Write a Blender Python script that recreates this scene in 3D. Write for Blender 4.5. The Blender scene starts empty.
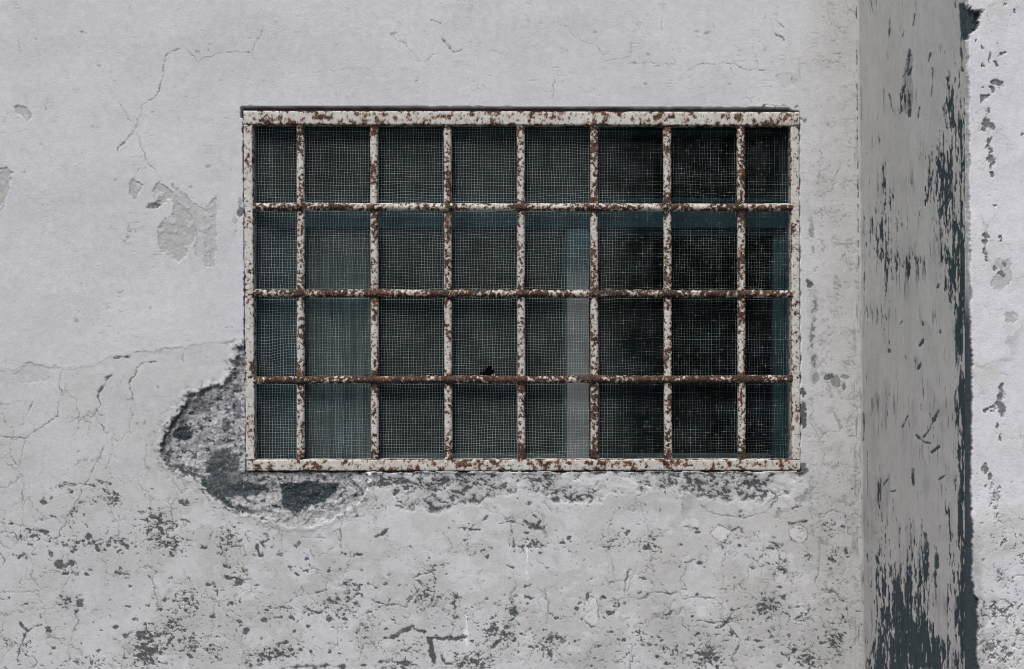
import bpy, math, time
import numpy as np

S = bpy.context.scene
COL = S.collection
MM = 0.001
PXM = 0.002            # one photo pixel on the wall plane, metres
CX, CY, ZC = 512.0, 334.5, 1.5
CAM_D = 2.5
rng = np.random.default_rng(7)

def WX(px): return (px - CX) * PXM
def WZ(py): return ZC + (CY - py) * PXM
def DX(px, d): return (px - CX) * PXM * (CAM_D + d) / CAM_D      # at depth d behind the wall plane
def DZ(py, d): return ZC + (CY - py) * PXM * (CAM_D + d) / CAM_D

# ------------------------------------------------------------------ noise
_perm = rng.permutation(512).astype(np.int32)
_perm = np.concatenate([_perm, _perm, _perm])
_ang = rng.random(512).astype(np.float32) * 2 * np.pi
_gx, _gy = np.cos(_ang), np.sin(_ang)

def perlin(x, y, seed=0):
    x = np.asarray(x, np.float32) + 37.7 * seed + 1000.0
    y = np.asarray(y, np.float32) + 91.3 * seed + 1000.0
    xi = np.floor(x).astype(np.int32); yi = np.floor(y).astype(np.int32)
    xf = x - xi; yf = y - yi
    xi &= 511; yi &= 511
    u = xf * xf * xf * (xf * (xf * 6 - 15) + 10)
    v = yf * yf * yf * (yf * (yf * 6 - 15) + 10)
    x1 = (xi + 1) & 511; y1 = (yi + 1) & 511
    a = _perm[xi]; b = _perm[x1]
    def g(h, dx, dy): return _gx[h] * dx + _gy[h] * dy
    n00 = g(_perm[a + yi] , xf, yf); n10 = g(_perm[b + yi], xf - 1, yf)
    n01 = g(_perm[a + y1], xf, yf - 1); n11 = g(_perm[b + y1], xf - 1, yf - 1)
    return 1.45 * ((n00 * (1 - u) + n10 * u) * (1 - v) + (n01 * (1 - u) + n11 * u) * v)

def fbm(x, y, octv=4, seed=0, gain=0.5):
    t = 0; a = 1.0; s = 0
    for o in range(octv):
        t = t + a * perlin(x * 2 ** o, y * 2 ** o, seed + o * 13); s += a; a *= gain
    return t / s * 1.35

def worley_edge(x, y, seed=0):
    """distance to the nearest cell border"""
    xi = np.floor(x).astype(np.int32); yi = np.floor(y).astype(np.int32)
    f1 = np.full(x.shape, 9.0, np.float32); f2 = f1.copy()
    for dx in (-1, 0, 1):
        for dy in (-1, 0, 1):
            cx = xi + dx; cy = yi + dy
            h = _perm[_perm[(cx + seed * 17) & 511] + ((cy + seed * 29) & 511)]
            px = cx + (h & 31) / 31.0; py = cy + ((h >> 4) & 31) / 31.0
            d = np.sqrt((px - x) ** 2 + (py - y) ** 2)
            f2 = np.where(d < f1, f1, np.minimum(f2, d)); f1 = np.minimum(f1, d)
    return f2 - f1

def sstep(a, b, x):
    t = np.clip((x - a) / (b - a), 0, 1)
    return t * t * (3 - 2 * t)

def seg_dist(X, Y, pts):
    d = np.full(X.shape, 1e9, np.float32)
    for (x0, y0), (x1, y1) in zip(pts[:-1], pts[1:]):
        dx, dy = x1 - x0, y1 - y0
        t = np.clip(((X - x0) * dx + (Y - y0) * dy) / (dx * dx + dy * dy + 1e-9), 0, 1)
        d = np.minimum(d, np.hypot(X - x0 - t * dx, Y - y0 - t * dy))
    return d

def poly_sdf(X, Y, pts):
    """negative inside"""
    d = seg_dist(X, Y, list(pts) + [pts[0]])
    ins = np.zeros(X.shape, bool)
    n = len(pts)
    for i in range(n):
        x0, y0 = pts[i]; x1, y1 = pts[(i + 1) % n]
        if y0 == y1: continue
        c = (y0 > Y) != (y1 > Y)
        ins ^= c & (X < (x1 - x0) * (Y - y0) / (y1 - y0) + x0)
    return np.where(ins, -d, d)

class Field:
    """masks on a sheet whose columns and rows are given in photo pixels"""
    def __init__(self, cols, rows, warp=1.0, sx=1.0, sy=1.0):
        self.c = np.asarray(cols, np.float32); self.r = np.asarray(rows, np.float32)
        self.X, self.Y = np.meshgrid(self.c, self.r)
        X, Y = self.X, self.Y
        self.WXp = X + warp * (2.4 * fbm(X / 11 / sx, Y / 11 / sy, 3, 3) + 1.0 * perlin(X / 2.3, Y / 2.3, 5))
        self.WYp = Y + warp * (2.4 * fbm(X / 11 / sx, Y / 11 / sy, 3, 8) + 1.0 * perlin(X / 2.3, Y / 2.3, 9))
        self.wn = perlin(X / 9, Y / 9, 21)
        self.m = {}
    def get(self, k):
        if k not in self.m: self.m[k] = np.zeros(self.X.shape, np.float32)
        return self.m[k]
    def win(self, pts, pad):
        xs = [p[0] for p in pts]; ys = [p[1] for p in pts]
        i0, i1 = np.searchsorted(self.c, [min(xs) - pad, max(xs) + pad])
        j0, j1 = np.searchsorted(self.r, [min(ys) - pad, max(ys) + pad])
        return (slice(j0, j1), slice(i0, i1))
    def put(self, k, w, v):
        a = self.get(k); a[w] = np.maximum(a[w], v)
    def line(self, k, pts, width=0.5, s=1.0, breaks=0.3):
        w = self.win(pts, 9)
        if self.X[w].size == 0: return
        d = seg_dist(self.WXp[w], self.WYp[w], pts)
        ww = width * (1 + 0.8 * self.wn[w])
        v = s * sstep(0.55, -0.45, d - ww) * np.clip(1 + breaks * (self.wn[w] * 3 - 0.4), 0, 1)
        self.put(k, w, v)
    def poly(self, k, pts, s=1.0, soft=0.7, grow=0.0):
        w = self.win(pts, 10)
        if self.X[w].size == 0: return None, None
        d = poly_sdf(self.WXp[w], self.WYp[w], pts) - grow
        self.put(k, w, s * sstep(soft, -soft, d))
        return w, d
    def dot(self, k, x, y, rx, ry=None, s=1.0):
        ry = ry or rx
        w = self.win([(x, y)], max(rx, ry) * 1.6 + 4)
        if self.X[w].size == 0: return
        q = np.hypot((self.WXp[w] - x) / rx, (self.WYp[w] - y) / ry)
        self.put(k, w, s * sstep(1.0 + 0.5 / rx, 1.0 - 0.5 / rx, q))
    def ring(self, k, x, y, rx, ry, t=0.8, s=1.0):
        w = self.win([(x, y)], max(rx, ry) * 1.6 + 4)
        if self.X[w].size == 0: return
        q = np.hypot((self.WXp[w] - x) / rx, (self.WYp[w] - y) / ry)
        d = np.abs(q - 1) * min(rx, ry)
        th = t * (1 + 1.6 * self.wn[w])
        self.put(k, w, s * sstep(0.5, -0.5, d - th))

def spaced(a, b, dense_a, dense_b, step, grow=1.25, top=40):
    mid = list(np.arange(dense_a, dense_b + step * 0.5, step))
    lo = []; s = step * 3; p = dense_a - s
    while p > a: lo.append(p); s = min(s * grow, top); p -= s
    lo.append(a)
    hi = []; s = step * 3; p = mid[-1] + s
    while p < b: hi.append(p); s = min(s * grow, top); p += s
    if b > mid[-1]: hi.append(b)
    if dense_a <= a: lo = []
    return np.array(lo[::-1] + mid + hi, np.float32)

# ------------------------------------------------------------------ mesh makers
def link(name, me, parent=None, mat=None):
    o = bpy.data.objects.new(name, me); COL.objects.link(o)
    if parent is not None: o.parent = parent
    if mat is not None and me is not None: me.materials.append(mat)
    return o

def np_mesh(name, V, Q, attrs=None, smooth=True):
    used = np.unique(Q)
    remap = np.full(len(V), -1, np.int32); remap[used] = np.arange(len(used), dtype=np.int32)
    V = np.ascontiguousarray(V[used], np.float32); Q = remap[Q].astype(np.int32)
    me = bpy.data.meshes.new(name)
    me.vertices.add(len(V)); me.vertices.foreach_set('co', V.ravel())
    me.loops.add(Q.size); me.loops.foreach_set('vertex_index', Q.ravel())
    me.polygons.add(len(Q)); me.polygons.foreach_set('loop_start', np.arange(0, Q.size, 4, dtype=np.int32))
    me.update(calc_edges=True)
    me.polygons.foreach_set('use_smooth', np.full(len(Q), smooth, bool))
    for k, a in (attrs or {}).items():
        at = me.attributes.new(k, 'FLOAT', 'POINT')
        at.data.foreach_set('value', np.ascontiguousarray(a.ravel()[used], np.float32))
    me.update()
    return me

def grid_quads(nr, nc):
    i = np.arange(nr * nc, dtype=np.int32).reshape(nr, nc)
    return np.stack([i[:-1, :-1], i[1:, :-1], i[1:, 1:], i[:-1, 1:]], -1)

def boxes_mesh(name, boxes, bevel=0.0):
    import bmesh
    bm = bmesh.new()
    for (x0, x1, y0, y1, z0, z1) in boxes:
        vs = [bm.verts.new((x, y, z)) for z in (z0, z1) for y in (y0, y1) for x in (x0, x1)]
        for f in ((0, 2, 3, 1), (4, 5, 7, 6), (0, 1, 5, 4), (2, 6, 7, 3), (0, 4, 6, 2), (1, 3, 7, 5)):
            bm.faces.new([vs[i] for i in f])
    if bevel:
        bmesh.ops.bevel(bm, geom=list(bm.edges), offset=bevel, segments=2, affect='EDGES')
    me = bpy.data.meshes.new(name); bm.to_mesh(me); bm.free()
    return me

def thing(name, loc, label, cat, group=None):
    o = bpy.data.objects.new(name, None); COL.objects.link(o); o.location = loc
    o.empty_display_size = 0.1
    o['label'] = label; o['category'] = cat
    if group: o['group'] = group
    return o

def part(name, me, parent, mat, label=None):
    """mesh given in world coordinates, put under its thing (all things here are unrotated)"""
    me.transform(__import__('mathutils').Matrix.Translation(-parent.location))
    o = link(name, me, parent, mat)
    if label: o['label'] = label
    return o

# ------------------------------------------------------------------ materials
class NT:
    def __init__(self, name):
        self.mat = bpy.data.materials.new(name); self.mat.use_nodes = True
        self.t = self.mat.node_tree; self.t.nodes.clear()
        self.out = self.n('ShaderNodeOutputMaterial')
        self.bsdf = self.n('ShaderNodeBsdfPrincipled')
        self.t.links.new(self.bsdf.outputs[0], self.out.inputs[0])
    def n(self, kind, **kw):
        nd = self.t.nodes.new(kind)
        for k, v in kw.items(): setattr(nd, k, v)
        return nd
    def l(self, a, b): self.t.links.new(a, b)
    def put(self, sock, v):
        if hasattr(v, 'is_output') or isinstance(v, bpy.types.NodeSocket): self.l(v, sock)
        else: sock.default_value = v
    def attr(self, k): return self.n('ShaderNodeAttribute', attribute_name=k).outputs['Fac']
    def math(self, op, a, b=0.0, clamp=False):
        nd = self.n('ShaderNodeMath', operation=op); nd.use_clamp = clamp
        self.put(nd.inputs[0], a); self.put(nd.inputs[1], b); return nd.outputs[0]
    def mix(self, f, a, b, mode='MIX'):
        nd = self.n('ShaderNodeMix', data_type='RGBA', blend_type=mode)
        self.put(nd.inputs[0], f)
        self.put(nd.inputs[6], a if not isinstance(a, tuple) else (*a, 1))
        self.put(nd.inputs[7], b if not isinstance(b, tuple) else (*b, 1))
        return nd.outputs[2]
    def pos(self): return self.n('ShaderNodeNewGeometry').outputs['Position']
    def noise(self, scale, detail=4, rough=0.55, vec=None, stretch=None):
        nd = self.n('ShaderNodeTexNoise'); nd.inputs['Scale'].default_value = scale
        nd.inputs['Detail'].default_value = detail; nd.inputs['Roughness'].default_value = rough
        v = vec or self.pos()
        if stretch:
            mp = self.n('ShaderNodeMapping'); mp.inputs['Scale'].default_value = stretch
            self.l(v, mp.inputs[0]); v = mp.outputs[0]
        self.l(v, nd.inputs['Vector']); return nd.outputs[0]
    def ramp(self, v, lo, hi, a=0.0, b=1.0):
        nd = self.n('ShaderNodeMapRange'); nd.clamp = True
        self.put(nd.inputs[0], v)
        for i, x in enumerate((lo, hi, a, b)): nd.inputs[1 + i].default_value = x
        return nd.outputs[0]
    def grey(self, v):
        nd = self.n('ShaderNodeCombineColor')
        for i in range(3): self.l(v, nd.inputs[i])
        return nd.outputs[0]
    def bump(self, h, dist=0.001, strength=1.0):
        nd = self.n('ShaderNodeBump'); nd.inputs['Strength'].default_value = strength
        nd.inputs['Distance'].default_value = dist; self.l(h, nd.inputs['Height'])
        self.l(nd.outputs[0], self.bsdf.inputs['Normal'])
    def done(self, col, rough=0.9, spec=0.25, metal=0.0):
        self.put(self.bsdf.inputs['Base Color'], col if not isinstance(col, tuple) else (*col, 1))
        self.put(self.bsdf.inputs['Roughness'], rough)
        self.bsdf.inputs['Specular IOR Level'].default_value = spec
        self.bsdf.inputs['Metallic'].default_value = metal
        return self.mat

def plaster_material(name, coat, coat2, under, dark, crackc, stretch=None):
    m = NT(name)
    c = m.mix(m.attr('lower'), coat, coat2)
    cloud = m.noise(5.5, 5, 0.6, stretch=stretch)
    fine = m.noise(260, 4, 0.65, stretch=stretch)
    c = m.mix(1.0, c, m.grey(m.ramp(cloud, 0.3, 0.7, 0.91, 1.05)), 'MULTIPLY')
    c = m.mix(1.0, c, m.grey(m.ramp(fine, 0.25, 0.75, 0.91, 1.07)), 'MULTIPLY')
    mid = m.noise(62, 5, 0.65, stretch=stretch)
    c = m.mix(1.0, c, m.grey(m.ramp(mid, 0.28, 0.72, 0.90, 1.06)), 'MULTIPLY')
    # stains
    c = m.mix(m.math('MULTIPLY', m.attr('stain'), 0.75, True), c, tuple(u * 0.72 for u in under))
    c = m.mix(m.attr('white'), c, tuple(min(0.85, u * 1.38) for u in coat))
    uc = m.mix(1.0, under, m.grey(m.ramp(m.noise(330, 3, 0.7), 0.25, 0.75, 0.7, 1.25)), 'MULTIPLY')
    uc = m.mix(m.ramp(m.noise(95, 5, 0.7, stretch=stretch), 0.47, 0.64, 0.0, 0.85), uc, tuple(u * 0.93 for u in coat2))
    c = m.mix(m.attr('peel'), c, uc)
    c = m.mix(m.attr('crack'), c, crackc)
    dc = m.mix(1.0, dark, m.grey(m.ramp(m.noise(420 if not stretch else 230, 4, 0.7, stretch=None if not stretch else (1, 1, 0.05)), 0.3, 0.75, 0.45, 2.3)), 'MULTIPLY')
    c = m.mix(m.attr('dark'), c, dc)
    m.bump(m.noise(330, 6, 0.68), 0.0009, 0.7)
    return m.done(c, 0.92, 0.2)

MAT = {}
MAT['wall'] = plaster_material('weathered_white_plaster', (0.575, 0.582, 0.605), (0.488, 0.492, 0.483), (0.40, 0.405, 0.405), (0.025, 0.034, 0.038), (0.12, 0.126, 0.128))
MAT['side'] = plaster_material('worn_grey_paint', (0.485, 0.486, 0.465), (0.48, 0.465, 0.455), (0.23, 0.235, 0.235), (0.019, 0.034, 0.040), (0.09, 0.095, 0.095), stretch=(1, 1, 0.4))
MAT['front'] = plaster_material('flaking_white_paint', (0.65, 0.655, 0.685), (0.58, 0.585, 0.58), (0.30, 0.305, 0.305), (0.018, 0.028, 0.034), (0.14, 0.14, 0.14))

def masonry_material():
    m = NT('broken_mortar')
    c = m.mix(m.ramp(m.noise(160, 5, 0.7), 0.35, 0.62), (0.23, 0.235, 0.24), (0.52, 0.525, 0.535))
    c = m.mix(m.attr('dark'), c, m.mix(m.noise(480, 3, 0.7), (0.008, 0.016, 0.020), (0.07, 0.088, 0.094)))
    sp = m.ramp(m.noise(420, 2, 0.6), 0.60, 0.68)
    c = m.mix(m.math('MULTIPLY', sp, 0.6), c, (0.52, 0.52, 0.53))
    m.bump(m.noise(300, 6, 0.75), 0.0024, 0.9)
    return m.done(c, 0.95, 0.15)
MAT['masonry'] = masonry_material()

def rusty_material():
    m = NT('rusted_white_paint')
    p = m.mix(m.ramp(m.noise(60, 4, 0.6), 0.35, 0.7), (0.46, 0.455, 0.42), (0.60, 0.60, 0.575))
    p = m.mix(m.math('MULTIPLY', m.attr('stain'), 0.8, True), p, (0.33, 0.20, 0.11))
    f = m.noise(230, 4, 0.7)
    r = m.mix(m.ramp(f, 0.40, 0.68), (0.024, 0.016, 0.013), (0.115, 0.058, 0.040))
    r = m.mix(m.attr('orange'), r, (0.23, 0.105, 0.055))
    r = m.mix(m.math('MULTIPLY', m.ramp(m.noise(330, 2, 0.6), 0.58, 0.7), 0.6), r, (0.32, 0.27, 0.24))
    c = m.mix(m.attr('rust'), p, r)
    c = m.mix(m.attr('dark'), c, (0.022, 0.022, 0.02))
    m.bump(m.noise(700, 4, 0.7), 0.0005, 0.7)
    return m.done(c, m.ramp(m.attr('rust'), 0, 1, 0.55, 0.95), 0.3)
MAT['rusty'] = rusty_material()

def simple(name, a, b, scale, rough=0.8, spec=0.3, stretch=None, bump=None):
    m = NT(name)
    c = m.mix(m.ramp(m.noise(scale, 5, 0.6, stretch=stretch), 0.3, 0.7), a, b)
    if bump: m.bump(m.noise(scale * 4, 4, 0.6), bump, 0.6)
    return m.done(c, rough, spec)
def wire_material():
    m = NT('dusty_wire')
    c = m.mix(m.attr('dust'), (0.012, 0.015, 0.016), (0.45, 0.545, 0.55))
    return m.done(c, 0.7, 0.3)
MAT['wire'] = wire_material()
MAT['teal'] = simple('teal_painted_wood', (0.006, 0.028, 0.036), (0.012, 0.042, 0.052), 14, 0.6, stretch=(1, 1, 0.2), bump=0.0004)
MAT['palewood'] = simple('pale_grey_wood', (0.13, 0.14, 0.14), (0.19, 0.20, 0.20), 20, 0.7, stretch=(1, 1, 0.15))
def post_material():
    m = NT('grey_teal_post')
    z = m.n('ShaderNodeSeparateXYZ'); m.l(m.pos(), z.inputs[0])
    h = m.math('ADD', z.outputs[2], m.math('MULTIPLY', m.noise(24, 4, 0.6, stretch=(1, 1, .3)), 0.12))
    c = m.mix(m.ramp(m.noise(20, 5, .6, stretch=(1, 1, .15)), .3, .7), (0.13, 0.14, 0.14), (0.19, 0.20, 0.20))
    c = m.mix(m.ramp(h, ZC + 0.13, ZC + 0.20), c, (0.022, 0.062, 0.072))  # post turns from grey to dark teal towards its top
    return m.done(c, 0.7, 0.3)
MAT['post'] = post_material()
MAT['cloth'] = simple('grey_cloth', (0.11, 0.125, 0.125), (0.25, 0.265, 0.265), 60, 0.9, stretch=(1, 1, 0.05))
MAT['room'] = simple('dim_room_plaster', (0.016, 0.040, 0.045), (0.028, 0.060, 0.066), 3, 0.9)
MAT['reveal'] = simple('dirty_reveal', (0.13, 0.14, 0.14), (0.25, 0.25, 0.25), 40, 0.9, bump=0.001)
MAT['ground'] = simple('worn_concrete', (0.07, 0.07, 0.07), (0.11, 0.11, 0.107), 2.5, 0.9, bump=0.003)
MAT['debris'] = simple('dark_debris', (0.002, 0.002, 0.002), (0.005, 0.005, 0.005), 300, 1.0, 0.0)
MAT['seedfluff'] = simple('pale_fibre', (0.5, 0.5, 0.5), (0.6, 0.6, 0.6), 300, 0.8)
def glass_material():
    m = NT('dusty_glass')
    t = m.n('ShaderNodeBsdfTransparent'); t.inputs[0].default_value = (0.80, 0.88, 0.88, 1)
    g = m.n('ShaderNodeBsdfGlossy'); g.inputs['Roughness'].default_value = 0.03
    f = m.n('ShaderNodeFresnel'); f.inputs[0].default_value = 1.12
    mx = m.n('ShaderNodeMixShader'); m.l(f.outputs[0], mx.inputs[0]); m.l(t.outputs[0], mx.inputs[1]); m.l(g.outputs[0], mx.inputs[2])
    m.bsdf.inputs['Base Color'].default_value = (0.10, 0.26, 0.29, 1); m.bsdf.inputs['Roughness'].default_value = 0.9
    m2 = m.n('ShaderNodeMixShader'); m.l(m.ramp(m.noise(9, 6, 0.65), 0.3, 0.8, 0.001, 0.010), m2.inputs[0])
    m.l(mx.outputs[0], m2.inputs[1]); m.l(m.bsdf.outputs[0], m2.inputs[2]); m.l(m2.outputs[0], m.out.inputs[0])
    return m.mat
MAT['glass'] = glass_material()

# ------------------------------------------------------------------ the wall
F_TL, F_TR, F_BR, F_BL = (243.5, 109.6), (799, 111.2), (800.3, 470.5), (246.5, 471.5)   # grille frame, outer corners
def corner_x(py): return 858.5 + (py / 669.0) * 5.5                                     # where the pier meets the wall

def build_wall():
    cols = spaced(-620, 884, -24, 884, 0.8)
    rows = spaced(-420, CY + ZC / PXM + 20, -22, 692, 0.8)
    F = Field(cols, rows)
    X, Y, A, B = F.X, F.Y, F.WXp, F.WYp
    f6 = fbm(X / 6, Y / 6, 4, 31); f14 = fbm(X / 15, Y / 15, 4, 41); f50 = fbm(X / 55, Y / 55, 4, 51)
    f120 = fbm(X / 150, Y / 120, 3, 61)
    # --- newer upper coat ends in a torn edge above the older, greyer coat
    by = np.interp(cols, [-620, 0, 13, 30, 50, 67, 93, 110, 133, 160, 187, 207, 227, 243, 802, 830, 862, 884],
                   [372, 370, 371, 362, 367, 369, 366, 358, 354, 351, 347, 344, 341, 340, 100, 70, 40, 30])
    dlow = B - by[None, :] + 2.0 * f6
    low = sstep(-1.5, 1.5, dlow)
    rightside = sstep(790, 850, X + 22 * f50)
    lower = np.clip(low * (0.34 + 0.5 * f50) * sstep(243, 230, X) + (X > 150) * sstep(440, 490, Y + 20 * f14) * (0.40 * f50 + 0.72 * sstep(-0.12, 0.06, fbm(A / 48, B / 34, 4, 57, .62) + 0.15 * sstep(500, 700, X))) + 0.9 * rightside * (X > 700) + 0.12 * low * (X <= 243), 0, 1)
    F.m['lower'] = lower.astype(np.float32)
    peel = F.get('peel'); dark = F.get('dark'); crack = F.get('crack'); stain = F.get('stain'); F.get('white')
    edge_line = np.exp(-(dlow / 1.1) ** 2) * (X < 240) * sstep(-0.1, 0.5, f14)
    crack[:] = np.maximum(crack, 0.35 * edge_line)
    # --- cracks traced from the photograph: (points, half width, strength)
    C = [([(183,47),(168,53),(164,63),(162,82),(159,92),(154,97),(148,102),(142,108),(137,123),(135,132),(125,142),(117,152)],.35,.85),
         ([(118,103),(128,117),(135,127)],.15,.6), ([(137,133),(145,157),(154,170),(160,178)],.25,.7),
         ([(185,47),(192,55),(197,62),(207,57),(227,52),(252,52),(257,40),(262,32)],.2,.75), ([(173,20),(182,44)],.05,.35),
         ([(252,52),(256,68),(245,82),(260,92)],.05,.4), ([(272,72),(283,63),(303,62)],.1,.5), ([(290,73),(338,71)],.05,.4),
         ([(125,142),(118,150)],.9,.8), ([(139,167),(136,178)],.3,.7), ([(8,112),(2,128)],.2,.5), ([(19,38),(20,54)],.1,.5),
         ([(207,192),(212,170)],.1,.3), ([(150,97),(175,96),(200,98)],.05,.3),
         ([(390,35),(403,43),(422,62),(440,52)],.15,.65), ([(443,40),(452,50)],.6,.8), ([(452,52),(462,51)],.4,.7), ([(432,21),(440,24)],.6,.7),
         ([(340,70),(380,69),(420,71)],.05,.4), ([(553,22),(567,27),(573,37),(597,47),(603,54),(609,52)],.15,.6), ([(600,62),(630,57),(631,43)],.2,.6),
         ([(630,63),(655,63),(677,65)],.2,.65), ([(523,7),(530,30),(528,50)],.05,.4), ([(555,75),(553,98)],.3,.6), ([(633,20),(641,32)],.1,.5),
         ([(663,17),(661,32)],.15,.5), ([(677,85),(681,78)],.1,.5), ([(490,50),(512,56)],.2,.35),
         ([(684,72),(701,65),(734,63),(747,70),(767,70)],.25,.7), ([(774,20),(784,27)],.5,.8), ([(776,33),(784,41)],.7,.8), ([(770,20),(776,35)],.1,.5),
         ([(831,0),(835,30),(837,47)],.1,.5), ([(834,53),(851,55),(863,50)],.35,.75), ([(807,143),(824,147),(841,148),(857,147)],.1,.55),
         ([(844,133),(862,132)],.1,.5), ([(841,163),(831,190),(821,197),(828,215)],.2,.6), ([(806,185),(812,160)],.05,.4),
         ([(790,75),(797,86)],.3,.6), ([(738,100),(755,97)],.3,.5), ([(744,93),(752,102)],.2,.5),
         ([(112,375),(103,386),(98,396)],.9,.9), ([(98,396),(100,405),(95,416),(103,428),(107,445)],.25,.75),
         ([(115,358),(130,356)],.5,.7), ([(155,362),(142,363)],.6,.7), ([(142,363),(135,373),(129,383),(132,396),(133,405)],.25,.7),
         ([(62,370),(58,383),(63,395),(58,405),(57,415),(45,425),(25,438),(0,436)],.2,.7), ([(63,395),(80,400)],.1,.5),
         ([(67,423),(80,416),(95,416)],.15,.6), ([(35,400),(23,420),(20,428)],.15,.6), ([(183,353),(184,362)],.3,.6), ([(0,405),(20,402)],.05,.4),
         ([(25,440),(20,460),(24,484),(22,496),(23,526)],.1,.5), ([(10,456),(22,471)],.2,.5),
         ([(105,446),(88,480),(70,512),(55,546)],.15,.65), ([(0,592),(22,593),(40,590)],.1,.5), ([(0,523),(30,526)],.05,.4),
         ([(76,601),(78,621),(69,641),(69,667)],.2,.6), ([(153,576),(154,588),(158,608)],.15,.6), ([(26,560),(24,590)],.05,.35),
         ([(371,600),(387,605),(406,608),(416,591),(412,578),(430,573)],.35,.8), ([(358,661),(364,645),(389,639)],.15,.6), ([(358,608),(361,644)],.1,.5),
         ([(331,534),(340,528),(342,548)],.3,.65), ([(326,580),(327,597)],.1,.5), ([(302,538),(325,538)],.2,.5),
         ([(545,590),(550,612)],.15,.6), ([(607,603),(627,598),(643,599),(653,593),(680,593)],.15,.55), ([(637,563),(627,592)],.15,.6),
         ([(628,572),(624,592)],.6,.8), ([(629,669),(633,646),(643,643)],.15,.6), ([(600,540),(612,560),(615,580)],.1,.4),
         ([(480,590),(478,575),(484,568)],.1,.4),
         ([(640,600),(649,594),(679,592),(684,599),(698,596),(713,599),(726,609)],.2,.65), ([(697,620),(713,623),(727,622),(734,610),(745,608),(767,602)],.3,.75),
         ([(727,622),(734,634),(742,640),(765,640)],.3,.75), ([(742,640),(731,660),(737,669)],.3,.75), ([(680,591),(681,581),(689,564)],.15,.5),
         ([(776,544),(781,560),(773,574)],.2,.65), ([(820,540),(820,561),(816,583),(818,590),(831,589),(840,598)],.2,.65), ([(697,622),(700,634),(688,640)],.1,.4),
         ([(700,507),(716,515),(745,518),(765,513)],.2,.55), ([(715,500),(703,510)],.1,.5), ([(820,514),(835,510),(845,516),(850,535)],.2,.6),
         ([(512,530),(514,543),(514,552)],.5,.85)]
    for pts, w, s in C: up = pts[0][1] < 200; F.line('crack', pts, w + (.02 if up else .2), s * .95 if up else min(1, s * 1.3))
    # a few random hairlines plus weak map cracking, strongest near the pier and low down
    we = worley_edge((A + 6 * f14) / 34, (B + 6 * f6) / 34, 3)
    gate = sstep(0.05, 0.5, f50 + 0.35 * sstep(760, 850, X) + 0.45 * sstep(360, 480, Y) - 0.16 * (Y < 360) - 0.06 + 0.14 * (X < 240) * (Y > 360) * (Y < 490))
    crack[:] = np.maximum(crack, 0.55 * gate * sstep(0.04, 0.0, we))
    we2 = worley_edge((A + 3 * f6) / 13, (B + 3 * f14) / 15, 5)
    crack[:] = np.maximum(crack, 0.4 * sstep(0.09, 0.0, we2) * sstep(0.15, 0.5, f14 + 0.4 * sstep(790, 850, X) - 0.12) * (X > 640))
    # tiny horizontal trowel scratches everywhere
    sc = fbm(X / 14, Y / 1.6, 2, 71)
    crack[:] = np.maximum(crack, 0.28 * sstep(0.55, 0.8, sc) * sstep(0.0, 0.4, f50))
    # --- patches where the top coat has flaked off
    P = [([(13,107),(22,105),(33,115),(28,121),(18,115)],.9), ([(0,168),(8,166),(12,173),(7,197),(2,210),(-8,212),(-9,170)],.9),
         ([(133,178),(143,185),(135,201),(128,193),(130,185)],.9),
         ([(152,192),(160,181),(173,191),(178,203),(190,208),(197,214),(196,228),(194,238),(188,250),(187,258),(178,261),(162,253),(158,245),(158,228),(162,222),(172,215),(176,205),(168,200),(158,208)],.85),
         ([(172,184),(181,192),(192,204),(206,209),(214,222),(206,236),(196,232),(190,215),(180,205)],.6), ([(196,228),(206,240),(205,262),(196,256)],.35), ([(206,205),(211,203),(216,196),(217,240),(215,266),(206,267),(203,245)],.7), ([(776,75),(790,72),(798,82),(792,88),(780,86)],.25),
         ([(14,375),(30,362),(50,368),(48,380),(20,383)],.28), ([(80,33),(88,34),(84,37)],.6)]
    for pts, s in P:
        F.poly('peel', pts, s); F.line('crack', pts + [pts[0]], .12, .6, breaks=1.3)
    peel *= 1 - 0.6 * sstep(0.22, 0.42, fbm(A / 9, B / 11, 4, 45, .6))
    F.dot('dark', 154, 205, 6.5, 4, .75); F.dot('dark', 149, 207, 2, 1.5, .7); F.dot('dark', 160, 200, 2.5, 2, .6)
    # --- loose light scratches
    for p, w in (([(466,616),(466,632),(466,645)],1.0), ([(527,544),(527,563)],.9), ([(527,565),(527,580)],.3), ([(370,474),(368,490)],1.6)): F.line('white', p, w, .9, .0)
    # --- the blow-out of plaster beside and under the left of the window
    BLOW = [(243,343),(235,346),(236,360),(232,372),(222,383),(205,390),(188,397),(180,410),(169,425),(162,443),(161,455),(168,468),(187,475),(200,480),(213,497),(227,507),(247,515),(277,521),(293,526),(320,524),(337,517),(352,507),(360,500),(366,492),(368,474),(369,466),(256,466),(256,343)]
    sd = np.full(X.shape, 99.0, np.float32)
    w = F.win(BLOW, 30); sd[w] = poly_sdf(A[w], B[w], BLOW) + 4.5 * f14[w] + 2.0 * f6[w]
    # rough spalled band running on under the frame
    lowedge = np.interp(cols, [365, 385, 400, 430, 470, 500, 520, 545, 560, 600, 640, 690, 720, 760, 790, 806], [486, 490, 506, 512, 505, 497, 490, 496, 505, 500, 488, 494, 502, 500, 494, 470])
    band = sstep(3, -5, B - lowedge[None, :] - 6 * f14) * sstep(468, 474, B) * (X > 366) * (X < 806)
    bzone = np.interp(cols, [366, 375, 395, 440, 500, 515, 540, 585, 610, 650, 700, 760, 785, 800], [.05, .28, .14, .25, .2, -.05, .2, .0, -.2, .05, .3, .22, -.1, .1])[None, :]
    bn = fbm(A / 6.5, B / 4.2, 4, 81, .66)
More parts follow.
